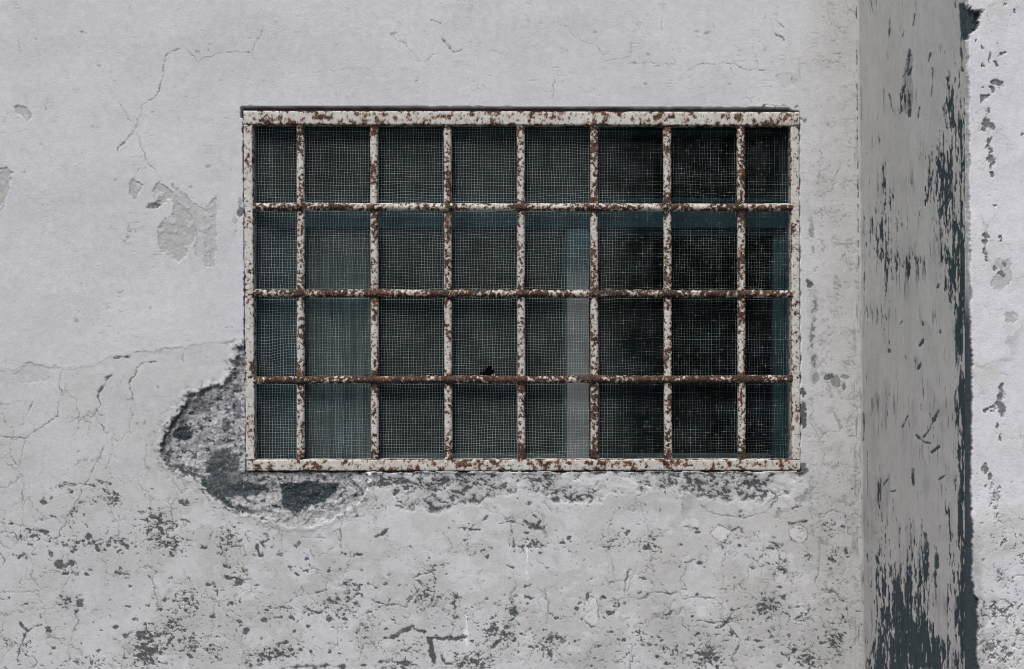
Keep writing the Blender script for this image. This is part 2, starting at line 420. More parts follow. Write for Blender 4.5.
    bands = band * sstep(-0.03, 0.28, bn + 0.25 * sstep(-8, 2, B - lowedge[None, :]) - 0.20 + bzone + 0.55 * f14)
    dark[:] = np.maximum(dark, 0.95 * bands); stain[:] = np.maximum(stain, np.clip(band * (0.15 + 1.6 * bzone + 0.5 * f14), 0, .75))
    for pts, wd in (([(392,478),(412,483),(424,488),(437,499),(446,503)],1.2), ([(478,505),(488,494),(500,486),(508,482)],.7), ([(484,471),(520,469),(536,471)],1.6), ([(560,472),(600,471),(640,472)],1.0),
                    ([(640,473),(680,472)],1.3), ([(766,505),(775,498),(790,490)],.4), ([(764,482),(778,498),(770,508)],.6)): F.line('dark', pts, wd, .9)
    # --- plaster scars and dark marks beside the right of the frame
    for (x, y, rx, ry, s) in ((802,470,6,7,.8),(803,392,2.5,6,.9),(803,415,3.5,14,.95),(812,230,2,10,.55),(809,284,4,4,.9),(813,250,2,5,.5),(829,377,5,3,.8),(836,382,5,6,.6),(845,377,4,2.5,.6),(844,386,2,4,.7),(816,378,4,6,.55),
                               (240,212,4,5,.8),(235,220,3,3,.4),(240,204,2,6,.5),(801,118,3,1.5,.7),(805,121,1.5,2,.7),(797,107,2,1,.8),(794,112,3,1,.5)): F.dot('dark', x, y, rx, ry, s)
    smear = sstep(6, 0, np.abs(A - 813 - 2 * f14)) * sstep(285, 305, Y) * sstep(390, 375, Y)
    dark[:] = np.maximum(dark, 0.75 * smear * sstep(0.0, 0.3, fbm(A / 4, B / 7, 3, 181) + 0.1)); stain[:] = np.maximum(stain, 0.5 * smear)
    we3 = worley_edge(A / 5, B / 6, 9)
    dark[:] = np.maximum(dark, 0.5 * sstep(0.12, 0, we3) * sstep(0.1, 0.4, fbm(X / 18, Y / 26, 3, 33) - 0.35 + 0.4 * sstep(803, 812, X) * sstep(842, 822, X) * (Y > 190)))
    # --- dark chips: density drawn from the photograph, shapes from noise
    cl = [(160,527,18,16,.75),(150,518,10,8,.5),(172,545,14,9,.6),(95,543,30,7,.5),(66,569,12,8,.5),(67,601,9,9,.55),(145,645,11,15,.95),(150,660,14,8,.6),(160,640,22,18,.4),(185,600,14,12,.55),(172,625,7,12,.65),(230,538,14,16,.55),(238,580,14,10,.4),
          (205,480,8,10,.35),(272,655,26,9,.7),(215,650,14,14,.5),(190,645,10,14,.5),(25,648,12,14,.5),(90,662,40,6,.45),(33,532,12,6,.5),(36,540,30,6,.4),(20,556,10,5,.3),(105,500,22,6,.4),(75,488,24,5,.35),(115,497,5,8,.5),
          (430,568,18,8,.5),(424,592,12,14,.6),(353,595,12,10,.3),(355,590,8,16,.35),(414,647,10,10,.45),(340,608,14,8,.35),(472,661,22,9,.9),(492,628,10,8,.7),(402,665,14,7,.8),(455,600,4,10,.85),(512,612,6,9,.75),(531,545,20,9,.6),(488,549,10,8,.4),(505,640,16,14,.45),(470,527,10,7,.5),
          (543,650,14,14,.35),(560,640,20,10,.3),(640,638,12,10,.5),(625,658,10,6,.45),(670,655,8,8,.5),(706,657,16,10,.85),(650,548,8,8,.45),(690,560,10,7,.4),(688,570,8,5,.3),(723,545,16,10,.5),(752,535,14,6,.45),(780,545,14,5,.5),(808,557,6,5,.85),(832,558,6,7,.8),(847,553,5,9,.6),(829,527,6,9,.7),
          (770,606,20,9,.55),(800,617,14,7,.45),(808,660,14,9,.65),(835,646,7,10,.75),(790,650,8,10,.4),(640,535,40,12,.3),(620,545,30,10,.35),(330,470,6,6,.2),(780,570,8,5,.6),(395,505,10,6,.3),(300,610,30,8,.3),(360,620,20,20,.2),
          (848,490,10,24,.3),(838,470,8,10,.4),(842,620,12,30,.25),(765,560,20,10,.3),(90,520,60,40,.12),(200,560,80,60,.14),(420,620,120,50,.12),(640,630,100,40,.10),(760,640,100,40,.14)]
    den = np.zeros(X.shape, np.float32)
    for (x, y, rx, ry, s) in cl:
        s = min(0.7, s * 0.8)
        w = F.win([(x, y)], max(rx, ry) * 2.6)
        den[w] = 1 - (1 - den[w]) * (1 - s * np.exp(-((X[w] - x) / rx) ** 2 - ((Y[w] - y) / ry) ** 2))
    n1 = fbm(A / 5.2, B / 3.5, 4, 91, .6); n2 = 1 - np.abs(fbm(A / 12, B / 9, 3, 101)) * 3.0
    chip = np.maximum(n1, 0.62 * n2 + 0.45 * n1 - 0.1)
    base = (0.10 + 0.10 * f50) * sstep(455, 530, Y) - 0.05 + 0.05 * sstep(560, 640, Y)
    dark[:] = np.maximum(dark, sstep(0.0, 0.13, chip - (0.74 - 0.98 * (den + base))) * 0.92)
    # soft grey grime in the same places
    stain[:] = np.maximum(stain, 0.35 * den * sstep(-0.2, 0.5, f14))
    for (x, y, rx, ry, s) in ((67,601,7,10,.8),(770,606,24,12,.6),(60,565,50,12,.12),(640,505,40,12,.3),(700,503,30,10,.25),(760,640,70,25,.2),(480,640,8,12,.15)):
        w = F.win([(x, y)], max(rx, ry) * 2.5)
        stain[w] = np.maximum(stain[w], s * np.exp(-((A[w] - x) / rx) ** 2 - ((B[w] - y) / ry) ** 2))
    stain[:] = np.maximum(stain, 0.22 * sstep(0.1, 0.6, f50 + f120) * sstep(500, 640, Y))
    # blobs, dashes and rings
    for (x, y, rx, ry) in ((8,539,10,9),(-2,562,7,8),(30,662,7,6),(163,659,6,5),(183,598,9,7),(222,537,12,10),(150,521,5,4),(472,551,5,6),(847,553,3.5,6),(843,573,2,2),(798,534,10,9.5),(721,533,9,9),(780,577,8,8),(705,558,5,5),(592,611,8,17)):
        F.ring('dark', x, y, rx * .92, ry * .92, .3, .75)
    for (x, y, rx, ry) in ((798,534,9,8.5),(721,533,8,8),(782,580,7,6),(592,611,7,16),(163,659,4.5,3.5),(690,523,10,5),(701,612,6,5)): F.dot('white', x, y, rx * .95, ry * .95, .3)
    F.dot('dark', 588, 597, 1.6, 5, .9)
    D = [([(427,640),(445,638.5),(465,637)],1.3), ([(429,641),(432,652),(434,662)],1.8), ([(392,637),(402,631),(412,627)],2.2), ([(413,628),(425,632)],1.3), ([(305,610),(322,613)],1.1), ([(268,607),(290,609)],.5),
         ([(282,668),(310,666),(345,667)],1.6), ([(115,573),(130,574)],.9), ([(64,484),(95,486)],.5), ([(97,480),(110,484)],1.4), ([(60,486),(78,486)],.4), ([(26,529),(34,530),(47,532)],.9), ([(18,558),(26,554)],1.3),
         ([(21,624),(28,631),(42,625)],1.0), ([(27,631),(19,649),(19,661)],.6), ([(375,538),(386,531)],1.1), ([(348,557),(366,554)],.6), ([(258,546),(259,556)],1.1), ([(295,572),(299,575)],.7), ([(523,521),(535,527),(545,533)],1.6), ([(537,528),(541,520)],.8), ([(543,532),(547,523)],.9),
         ([(500,524),(512,521),(523,526)],.5), ([(458,528),(480,529)],.7), ([(686,527),(697,528)],1.2), ([(788,524),(806,521)],1.1), ([(768,542),(783,545)],1.0), ([(170,638),(166,645)],.7), ([(228,578),(252,580)],.6), ([(492,628),(503,633),(515,642)],.9), ([(500,640),(487,652)],1.1), ([(407,600),(417,590)],.6)]
    for p, w_ in D: F.line('dark', p, w_ + .15, .95, .25)
    F.poly('dark', [(426,638),(445,636.5),(465,635.5),(465,638.5),(446,640),(432,641),(434,651),(436,661),(431,662),(429,651)], 1.0, grow=.3)
    r2 = np.random.default_rng(11)
    for i in range(2300):                                          # pin-holes and pocks
        y = 470 + 205 * r2.random() ** 0.75 if i < 2000 else 30 + 440 * r2.random(); x = r2.random() * 870 - 8
        dn = 1.0
        if i < 2000:
            j = min(len(rows) - 1, np.searchsorted(rows, y)); k = min(len(cols) - 1, np.searchsorted(cols, x))
            if r2.random() > 0.34 + 1.6 * den[j, k]: continue
        r = 0.5 + 1.9 * r2.random() ** 3.0
        F.dot('dark', x, y, r * (0.8 + 0.9 * r2.random()), r * 0.8, 0.55 + 0.4 * r2.random() if i < 2000 else .45)
    dn = lambda x, y: den[min(len(rows) - 1, np.searchsorted(rows, y)), min(len(cols) - 1, np.searchsorted(cols, x))]
    k = 0
    while k < 260:                                                  # wandering flakes and scuffs
        x, y = r2.random() * 870 - 6, 478 + 200 * r2.random()
        if r2.random() > 0.12 + 1.5 * dn(x, y): continue
        k += 1
        a = r2.normal(0, 0.5) if r2.random() < .6 else r2.random() * 6.3
        pts = [(x, y)]
        for q in range(r2.integers(2, 6)):
            a += r2.normal(0, .7); st = 1.5 + 3.2 * r2.random(); x += st * math.cos(a); y += st * math.sin(a) * .8; pts.append((x, y))
        F.line('dark', pts, 0.15 + 0.95 * r2.random() ** 2, .9, .5)
        if r2.random() < .5: F.dot('dark', *pts[r2.integers(0, len(pts))], 1 + 2.2 * r2.random(), .8 + 1.3 * r2.random(), .9)
    for k in range(70):                                             # long thin horizontal scrapes
        x, y = r2.random() * 860, 470 + 200 * r2.random(); L = 6 + 26 * r2.random() ** 2
        F.line('dark', [(x, y), (x + L / 2, y + r2.normal(0, .6)), (x + L, y + r2.normal(0, 1.4))], 0.02 + .35 * r2.random() ** 3, .6, .9)
    for (x, y, r) in ((181,502,3),(31,533,0.1),(239,582,4.2),(296,546,2.2),(307,560,1.4),(247,632,3),(266,610,2),(264,620,2.5),(329,600,2.2),(337,600,1.6),(330,620,2.6),(345,619,2.6),(239,622,2),(187,503,2.5),(400,586,1.3),(44,502,3),(72,492,2),(23,455,.1),(240,602,1.6),(121,544,2.6),(51,554,2.8),(88,537,3.5),(126,546,3),(59,565,4.4),(72,563,3.5),(48,630,3),(80,603,3.5),(116,628,2.4),(213,616,3),(140,633,3),(165,600,2)):
        F.dot('dark', x, y, r * 1.15, r, .85)
    # flaking plaster between the window and the pier
    rs = sstep(802, 815, X) * sstep(60, 200, Y)
    n4 = fbm(A / 4.5, B / 3.6, 3, 151, .6)
    crack[:] = np.maximum(crack, rs * 0.4 * sstep(0.42, 0.62, n4 + 0.5 * f14))
    stain[:] = np.maximum(stain, rs * 0.22 * sstep(-0.1, 0.5, f14 + 0.4 * f50))
    vs = fbm(X / 2.2, Y / 30, 3, 161)
    stain[:] = np.maximum(stain, 0.5 * sstep(846, 856, X) * sstep(260, 330, Y) * sstep(-0.2, 0.5, vs))
    crack[:] = np.maximum(crack, 0.55 * sstep(850, 857, X) * sstep(0.25, 0.5, vs))
    cxl = np.interp(rows, [0, 669], [857.8, 863.3])[:, None]
    dash = sstep(1.5, 0.5, np.abs(X - cxl + 0.9 - 1.3 * fbm(X * 0 + 1, Y / 7, 3, 241))) * sstep(0.0, 0.25, fbm(X / 6, Y / 10, 3, 251) + 0.1)
    dark[:] = np.maximum(dark, 0.8 * dash * (1 - 0.75 * sstep(230, 330, Y)))
    # wear is never solid: specks of paint survive inside it
    fine = fbm(X / 2.6, Y / 2.4, 3, 171, .65)
    dark *= (0.8 + 0.2 * sstep(-0.35, 0.15, fine)) * sstep(-0.85, -0.55, fine)
    # --- gap round the grille frame
    FR = [F_TL, F_TR, F_BR, F_BL]
    fd = poly_sdf(X, Y, FR)
    gapw = np.where(Y < 118, 3.0 + 0.35 * perlin(X / 9, Y / 9, 5) - 3.0 * sstep(788, 794, X), 0)
    gl = np.where((X < 250) & (Y >= 112), 0.6 + 1.5 * fbm(X * 0 + 3, Y / 14, 4, 15, .6) + 0.5 * sstep(380, 420, Y), 0)
    gb = np.where((Y > 465) & (X > 250), 0.3 + 2.2 * fbm(X / 16, Y * 0 + 2, 3, 25), 0)
    gap = np.maximum(np.maximum(gapw, gl), gb)
    gap = np.where((X > 797) & (Y > 116), 0.2 + 1.3 * perlin(X * 0 + 5, Y / 9, 35), gap)
    ing = sstep(0.5, -0.3, fd - gap)
    lift = np.exp(-((X - 770) / 12) ** 2 - ((Y - 107) / 3) ** 2)       # flake lifting at the top right
    F.line('dark', [(762,107),(768,105),(775,106.5),(783,105),(788,107)], .5, .85)
    # --- heights (mm, outward positive)
    H = 1.6 * f120 + 0.7 * f50 + 0.16 * f14 + 0.07 * f6
    H -= 0.4 * low * sstep(245, 235, X)
    H += 0.12 * np.exp(-((dlow + 1.5) / 2.0) ** 2) * (X < 240)
    H -= 2.0 * peel * (0.85 + 0.35 * f6) + 1.3 * crack + 0.8 * dark - 0.3 * F.m['white']
    H -= band * (1.8 + 0.35 * bn + 2.2 * f14)
    bl = sstep(0.8, -2.2, sd)
    inner = sstep(0, -26, sd)
    lump = fbm(X / 22, Y / 20, 4, 111, .6); l2 = fbm(X / 7, Y / 6, 4, 121, .6)
    H -= bl * (4.5 + 6.0 * inner + 4.5 * lump + 1.9 * l2)
    H += 1.2 * np.exp(-((sd - 2.5) / 2.5) ** 2)
    H += 4.5 * np.exp(-((fd - 0.5) / 2.2) ** 2) * sstep(0.0, 0.4, fbm(X / 13, Y / 5, 3, 141)) * (Y > 466) * (X > 330)
    H += 1.5 * lift - 34 * ing
    dark[:] = np.maximum(dark, 1.0 * ing * sstep(0.6, 0, fd - gap))
    # dark mottling inside the blow-out
    mott = sstep(0.15, 0.32, fbm(X / 6.5, Y / 5.5, 4, 131, .62) + 0.1 * lump)
    dk = mott * 0.92
    def blob(x, y, rx, ry, s=1.0, rg=0.35):
        q = np.hypot((A - x) / rx, (B - y) / ry) + rg * l2
        return s * sstep(1.1, 0.8, q)
    for a in ((182,434,9,8),(222,462,16,14,.85),(217,486,14,12,.9),(243,490,24,8,.95),(232,478,12,12,.7),(196,404,16,5,.75),(178,418,12,6,.6),(236,410,5,12,.6),(226,425,5,6,.7),(200,440,8,5,.4)): dk = np.maximum(dk, blob(*a))
    for pl, wd in (([(176,468),(196,478),(213,490),(228,504),(240,511)],4.5), ([(162,452),(163,438),(172,422),(184,408)],3.5), ([(210,470),(222,478),(228,494)],6.0), ([(300,519),(322,512),(345,500)],1.0), ([(262,510),(285,517)],1.3), ([(345,478),(358,486),(364,494)],1.2)):
        dk = np.maximum(dk, 0.95 * sstep(1.2, -1.2, seg_dist(A, B, pl) - wd * (0.75 + 0.9 * l2)))
    TAR = [(278,484),(305,482),(340,483),(335,493),(322,503),(305,508),(294,516),(283,509)]
    sdT = np.full(X.shape, 99.0, np.float32); w = F.win(TAR, 12); sdT[w] = poly_sdf(A[w], B[w], TAR)
    dk = np.maximum(dk, sstep(1, -1, sdT))
    rimn = sstep(6.5, 0.5, np.abs(sd + 4)) * sstep(-0.25, 0.3, l2 + 0.2) * (X < 300)
    dk = np.maximum(dk, 0.8 * rimn)
    light = sstep(-14, -5, sd) * sstep(505, 512, B + 0.12 * (X - 290)) * (X > 255)      # pale bevel of intact render at the foot
    dk = dk * (1 - 0.8 * light)
    inblow = sstep(0.6, -0.6, sd)
    dark[:] = np.where(sd < 1.0, np.maximum(dark * (sd > 0), dk * inblow), dark)
    # greyish halo of broken edges around the blow-out
    halo = np.exp(-np.clip(sd, 0, 99) / 9) * (sd > 0)
    stain[:] = np.maximum(stain, 0.45 * halo * sstep(-0.1, 0.5, l2))
    dark[:] = np.maximum(dark, halo * 0.8 * sstep(0.22, 0.4, l2 + 0.12 * (sd < 6)) * (Y < 520))
    H -= 1.5 * halo * (l2 > 0) * l2
    dark[:] = np.where(sd > 1.0, 0.9 * sstep(0.04, 0.95, dark), dark)
    V = np.stack([WX(X), -H * MM, WZ(Y)], -1).reshape(-1, 3)
    Q = grid_quads(len(rows), len(cols))
    qc = lambda a: (a[:-1, :-1] + a[1:, 1:]) * 0.5
    hole = qc(fd) < -7
    blowf = (qc(sd) < 0) & ~hole
    keys = ('lower', 'peel', 'dark', 'crack', 'stain', 'white')
    at = {k: F.m[k] for k in keys}
    root = thing('wall', (0, 0, 0), 'weathered white plaster wall, cracked and flaking, with a barred window set in it', 'wall')
    part('plaster_face', np_mesh('plaster_face', V, Q[~hole & ~blowf], at), root, MAT['wall'])
    part('exposed_masonry', np_mesh('exposed_masonry', V, Q[blowf], {'dark': dark}), root, MAT['masonry'], 'rough dark mottled hole where the plaster has broken away beside the window')
    # reveal of the opening behind the grille
    x0, x1, z0, z1 = WX(248), WX(797), WZ(467), WZ(114)
    t = 0.12
    part('reveal', boxes_mesh('reveal', [(x0 - t, x0, 0.024, 0.30, z0 - t, z1 + t), (x1, x1 + t, 0.024, 0.30, z0 - t, z1 + t), (x0, x1, 0.024, 0.30, z1, z1 + t), (x0, x1, 0.024, 0.30, z0 - t, z0)]), root, MAT['reveal'])
    return root

wall = build_wall()

# ------------------------------------------------------------------ the pier on the right
PD = 0.609                                           # how far it stands out
SC = (CAM_D - PD) / CAM_D
def build_pier():
    root = thing('pier', (0.696, 0, 0), 'projecting masonry pier beside the window, worn grey on its side flaking white in front', 'pier')
    # --- side face: columns run from the wall to the arris
    us = np.linspace(0, 1, 230)
    rows = spaced(-420, CY + ZC / PXM + 260, -20, 690, 0.8)
    # photo columns only name where a mark sits across the face
    depth = 1 - 348.0 / np.linspace(348.0, 348.0 / SC, 230)
    depth = depth / depth[-1] * PD
    cols = np.linspace(860, 860 + 112, 230)
    F = Field(cols, rows, 0.6, sx=1, sy=2.2)
    X, Y, A, B = F.X, F.Y, F.WXp, F.WYp
    u = (X - 860) / 112
    for k in ('lower', 'peel', 'dark', 'crack', 'stain', 'white'): F.get(k)
    st = fbm(X / 2.8, Y / 44, 4, 201, .62); st2 = fbm(X / 2.0, Y / 15, 3, 211, .62); bl = fbm(X / 26, Y / 50, 3, 221); st3 = fbm(X / 5.5, Y / 60, 3, 231)
    F.m['lower'] = sstep(300, 560, Y + 60 * bl).astype(np.float32)
    def G(x, y, rx, ry, s): return s * np.exp(-((X - x) / rx) ** 2 - ((Y - y) / ry) ** 2)
    d = 0.0 * X
    for a in ((949,110,8,45,.5),(940,165,11,34,.52),(955,130,7,60,.45),(930,190,14,30,.36),(945,215,10,45,.55),(955,250,8,40,.6),(885,200,12,60,.28),(905,95,5,26,.5),(880,250,14,40,.3),(910,265,18,14,.4),(950,280,8,30,.55),(900,225,30,60,.12),
              (928,428,9,20,.42),(909,478,4,12,.5),(880,490,8,18,.35),(905,525,18,30,.28),(945,520,7,40,.42),(878,555,8,50,.42),(893,620,20,38,.74),(913,645,24,38,.78),(935,655,16,30,.6),(905,585,20,26,.42),(875,640,5,50,.5),(922,570,4,26,.5),(932,560,3,24,.45),(945,590,6,50,.45),(890,668,30,22,.75),(885,360,10,120,.22),(866,400,6,300,.2),(920,560,30,40,.25)):
        d = 1 - (1 - d) * (1 - G(*a))
    d = 1 - (1 - d) * (1 - 0.95 * np.clip(0.72 + 0.5 * st3 + 0.25 * bl, 0, 1) * sstep(951, 957, X + 5 * st3 + 3 * st2 - 5 * sstep(390, 370, np.abs(Y - 20)) * 0) * sstep(255, 300, Y + 30 * st3))
    d = 1 - (1 - d) * (1 - 0.5 * sstep(955, 962, X) * sstep(60, 130, Y) * sstep(300, 255, Y))
    # a tongue of surviving paint runs down into the bare foot
    d = d * (1 - 0.6 * sstep(7, 2, np.abs(X - 938 + (Y - 600) * 0.02)) * sstep(645, 620, Y) * sstep(500, 530, Y))
    st4 = fbm(X / 1.5, Y / 7, 2, 281)
    nn = 0.5 * st + 0.5 * st2 + 0.22 * st3 + 0.22 * st4
    dk = sstep(0, 0.12, nn - (0.62 - 1.25 * d)) * sstep(0.06, 0.16, d)
    base = sstep(0.52, 0.80, nn + 0.10 * sstep(120, 200, Y) + 0.14 * sstep(440, 560, Y) - 0.1) * 0.8
    F.m['dark'][:] = np.maximum(dk * 0.95, base)
    F.m['peel'][:] = sstep(0.0, 0.25, nn - (0.50 - 1.0 * d - 0.16 * sstep(160, 230, Y) * sstep(330, 280, Y))) * 0.75
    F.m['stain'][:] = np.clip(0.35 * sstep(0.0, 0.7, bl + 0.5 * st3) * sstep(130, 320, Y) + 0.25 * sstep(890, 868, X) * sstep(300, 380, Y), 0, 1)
    F.m['stain'][:] = np.maximum(F.m['stain'], np.clip(0.8 * sstep(0.12, 0.6, 0.45 * st + 0.6 * st3 + 0.35 * d) * sstep(-0.25, 0.35, bl + 0.8 * d) * sstep(60, 230, Y), 0, .6))
    F.m['crack'][:] = 0.55 * sstep(0.42, 0.7, st + 0.25 * sstep(100, 260, Y) * (0.4 + bl))
    F.poly('peel', [(911,48),(914,60),(912,78),(914,98),(910,117),(903,112),(903,90),(905,70)], .8)
    F.poly('dark', [(960,4),(975,3),(975,38),(962,37)], .95)
    for p, w in (([(891,20),(890,38)],.7), ([(916,14),(914,25)],.7), ([(906,30),(905,36)],.8), ([(911,50),(909,68),(904,76)],.8), ([(914,66),(909,74)],1.2), ([(909,96),(910,116)],1.6), ([(932,53),(930,62)],.8), ([(934,68),(932,98)],.4), ([(946,52),(946,55)],.6),
                 ([(945,108),(945,116)],.6), ([(920,108),(919,118)],.6), ([(890,95),(894,112)],.5), ([(956,78),(955,84)],.8), ([(963,30),(962,50),(964,70)],1.1), ([(957,0),(957,8)],.8),
                 ([(921,339),(918,346)],1.2), ([(919,363),(916,368)],1.3), ([(921,322),(921,325)],.8), ([(900,322),(898,325)],.8), ([(888,350),(889,352)],1.0), ([(903,357),(904,359)],.9), ([(937,284),(936,288)],1.0), ([(938,330),(938,333)],.8),
                 ([(936,412),(928,427)],1.3), ([(914,436),(921,441),(927,443)],1.1), ([(921,436),(928,428)],.9), ([(935,447),(929,452)],1.1), ([(918,405),(918,411)],.7), ([(910,470),(910,485)],1.4), ([(905,415),(900,428)],.6), ([(884,480),(876,494)],1.0), ([(943,475),(936,480)],.7), ([(893,490),(888,492)],.6),
                 ([(871,0),(874,12)],.3), ([(862,415),(861,440)],.6), ([(922,535),(921,553)],1.8), ([(932,553),(932,567)],2.0)):
        F.line('dark', p, w, .9, .2)
    # the joint with the wall is a broken, dirty line
    j = sstep(3.2, 0.5, X - 860 + 2.2 * fbm(X * 0 + 1, Y / 7, 3, 241)) * sstep(-0.25, 0.3, fbm(X / 4, Y / 11, 3, 251))
    F.m['crack'][:] = np.maximum(F.m['crack'], 0.8 * j * (depth > 0.03)[None, :])
    H = 0.7 * bl + 0.35 * st3 + 0.12 * st - 0.8 * F.m['dark'] * (0.8 + 0.4 * st2) - 0.5 * F.m['peel'] - 0.7 * F.m['crack']
    # the arris is chipped: the face falls away in its last centimetre
    H -= 5.0 * sstep(0.975, 1.0, u) * (0.9 + 0.6 * fbm(X * 0 + 2, Y / 8, 3, 261))
    R_ = 0.003
    H = H + 1000 * np.where(depth < R_, R_ - np.sqrt(np.maximum(R_ ** 2 - (R_ - np.minimum(depth, R_)) ** 2, 0)), 0)[None, :]
    lean = WX(corner_x(np.interp(rows, [0, 669], [0, 669])))[:, None]
    px = lean + (depth[None, :] * 0)
    V = np.stack([px - H * MM, np.broadcast_to(-depth[None, :], X.shape), np.broadcast_to(WZ(rows)[:, None], X.shape)], -1)
    # rows are named where they cross the arris side too: scale heights with nearness
    k = (CAM_D - depth[None, :]) / CAM_D
    V[..., 2] = ZC + (CY - Y) * PXM * k
    V[-1, :, 2] = -0.03
    V[0, :, 2] = 2.34
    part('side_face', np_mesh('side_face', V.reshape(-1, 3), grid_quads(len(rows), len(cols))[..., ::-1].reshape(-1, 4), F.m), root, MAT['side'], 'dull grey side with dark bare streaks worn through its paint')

    # --- front face
    cols = spaced(967, 1560, 967, 1060, 0.5)
    F = Field(cols, rows, 1.5)
    X, Y, A, B = F.X, F.Y, F.WXp, F.WYp
    for k in ('lower', 'peel', 'dark', 'crack', 'stain', 'white'): F.get(k)
    f6 = fbm(X / 6, Y / 6, 4, 301); f16 = fbm(X / 17, Y / 17, 4, 311); f60 = fbm(X / 60, Y / 60, 3, 321)
    edge = np.interp(rows, [-420, 0, 40, 100, 250, 330, 360, 400, 480, 560, 595, 600, 640, 669, 1300], [967, 967.5, 968, 969, 970, 971, 972, 972, 972, 973, 973.5, 978, 978.5, 979, 980])[:, None]
    ex = X - edge - 2.6 * fbm(X / 14, Y / 22, 4, 331, .6) - 0.5 * fbm(X / 3, Y / 3, 2, 336)
    strip = sstep(0.8, -0.8, ex)
    F.m['dark'][:] = np.maximum(strip * sstep(240, 330, Y) * 0.97, 0)
    F.m['peel'][:] = np.maximum(strip * sstep(330, 240, Y), 0)
    F.m['lower'][:] = sstep(0, 0.5, f60 + 0.4 * sstep(420, 560, Y) - 0.2)
    def grp(k, items, s=.85):
        for (x, y, rx, ry) in items: F.dot(k, x, y, rx, ry, s)
    HOLE = [(955,2),(970,6),(976,11),(980,13),(979,22),(975,30),(969,37),(955,38)]
    F.poly('dark', HOLE, .97); F.poly('peel', [(974,9),(982,11),(980,24),(974,32)], .9)
    F.poly('peel', [(996,262),(1008,260),(1012,275),(1008,285),(1000,290),(991,288),(992,278),(999,272)], .55); F.line('crack', [(996,262),(1008,260),(1012,275),(1008,285),(1000,290),(991,288),(992,278)], .2, .7)
    F.poly('peel', [(1006,314),(1013,311),(1016,315),(1013,323),(1008,323)], .6); F.line('crack', [(1006,314),(1013,311),(1016,315),(1013,323),(1008,323),(1006,314)], .2, .7)
    F.line('crack', [(974,310),(978,305),(988,309),(998,308),(1002,306)], .2, .6)
    F.line('crack', [(984,27),(1005,27),(1020,25)], .1, .4)
    GREY = [(996,82,3.5,4),(1000,83,2.5,3),(993,90,3,3.5),(986,96,2.5,3.5),(983,99,3,4),(983,47,2,3),(990,56,1.6,5),(996,65,1.8,3.5),(1001,56,2.5,2.2),(1003,53,1.5,1.5),(982,66,2,3),(976,42,1.2,1.2),(995,45,1,1),(981,88,1.5,1),
            (988,112,1.5,3),(986,124,4,6),(992,128,4,4),(984,131,3,3),(988,140,3,3.5),(987,147,2.5,4),(991,152,2.5,3.5),(989,160,3,5),(993,162,3,5),(991,167,2,3),(992,175,2.8,2.4),(1004,4,1.2,1.5),(1014,11,1.2,1.2),(1022,136,1.2,1.5),(995,207,2.5,1),
            (986,236,3,4),(984,243,3,4),(984,251,2,4),(986,257,1.8,3),(1000,239,1.2,3),(1001,388,2.5,5),(1000,396,3.5,5),(999,404,5,4),(1002,410,4,6),(993,409,4,3),(986,411,3,2),(984,470,3,7),(990,477,2.5,4),(1000,437,2,4),(996,425,1.5,4),
            (995,268,2,3),(1003,266,2,3),(1001,275,5,2.2)]
    grp('peel', GREY, .95); 
    for (x, y, rx, ry) in GREY: F.dot('dark', x, y, rx * .8, ry * .8, .55)
    # speckled loss towards the foot
    def G(x, y, rx, ry, s): return s * np.exp(-((X - x) / rx) ** 2 - ((Y - y) / ry) ** 2)
    d = 0 * X
    for a in ((994,495,8,16,.55),(1000,520,8,10,.35),(1004,540,12,14,.4),(1024,560,6,8,.7),(992,610,12,14,.6),(1008,613,10,8,.5),(990,650,12,22,.6),(1006,655,10,14,.5),(1018,632,4,6,.7),(1012,590,20,30,.2),(1000,575,6,10,.4),(1040,640,30,40,.4),(980,630,4,40,.4),(1035,500,20,40,.2)):
        d = 1 - (1 - d) * (1 - np.minimum(.85, 1.45 * G(*a)))
    n = fbm(A / 5, B / 5, 4, 341, .6)
    lo = sstep(0, 0.15, n - (0.62 - 0.95 * d))
    F.m['peel'][:] = np.maximum(F.m['peel'], lo * .9); F.m['dark'][:] = np.maximum(F.m['dark'], .6 * sstep(0, .15, n - (0.8 - 0.95 * d)))
    gb = sstep(984, 977, X + 5 * f16 - 6 * sstep(575, 610, Y)) * sstep(520, 552, Y + 10 * f16)
    F.m['peel'][:] = np.maximum(F.m['peel'], 0.55 * gb)
    F.m['stain'][:] = np.maximum(F.m['stain'], np.clip(0.8 * d * sstep(-.1, .5, f16), 0, .5))
    r2 = np.random.default_rng(5)
    for i in range(120): F.dot('dark', 978 + 75 * r2.random(), 470 + 200 * r2.random() ** .8, .5 + 1.0 * r2.random() ** 2, None, .6)
    we = worley_edge(A / 22, B / 26, 7); F.m['crack'][:] = np.maximum(F.m['crack'], .3 * sstep(.04, 0, we) * sstep(0, .4, f60 + .1))
    H = 1.0 * f60 + .25 * f16 + .08 * f6 - 1.0 * F.m['peel'] - 1.3 * F.m['dark'] - 1.0 * F.m['crack'] - 4.0 * strip
    H -= 6.0 * sstep(969.0, 967.0, X + 0.5 * f16)
    w = F.win(HOLE, 6); H[w] -= 7 * F.m['dark'][w]
    x0 = DX(edge * 0 + 967, -PD)
    V = np.stack([DX(X, -PD) , -PD - 0.002 - H * MM, DZ(Y, -PD)], -1)
    V[-1, :, 2] = -0.03; V[0, :, 2] = 2.34
    part('front_face', np_mesh('front_face', V.reshape(-1, 3), grid_quads(len(rows), len(cols)).reshape(-1, 4), F.m), root, MAT['front'], 'bright white front, flaked to grey patches with a ragged dark edge')
    part('core', boxes_mesh('core', [(0.75, DX(1560, -PD), -PD + 0.03, 0.05, -0.03, 2.335)]), root, MAT['reveal'])
    return root
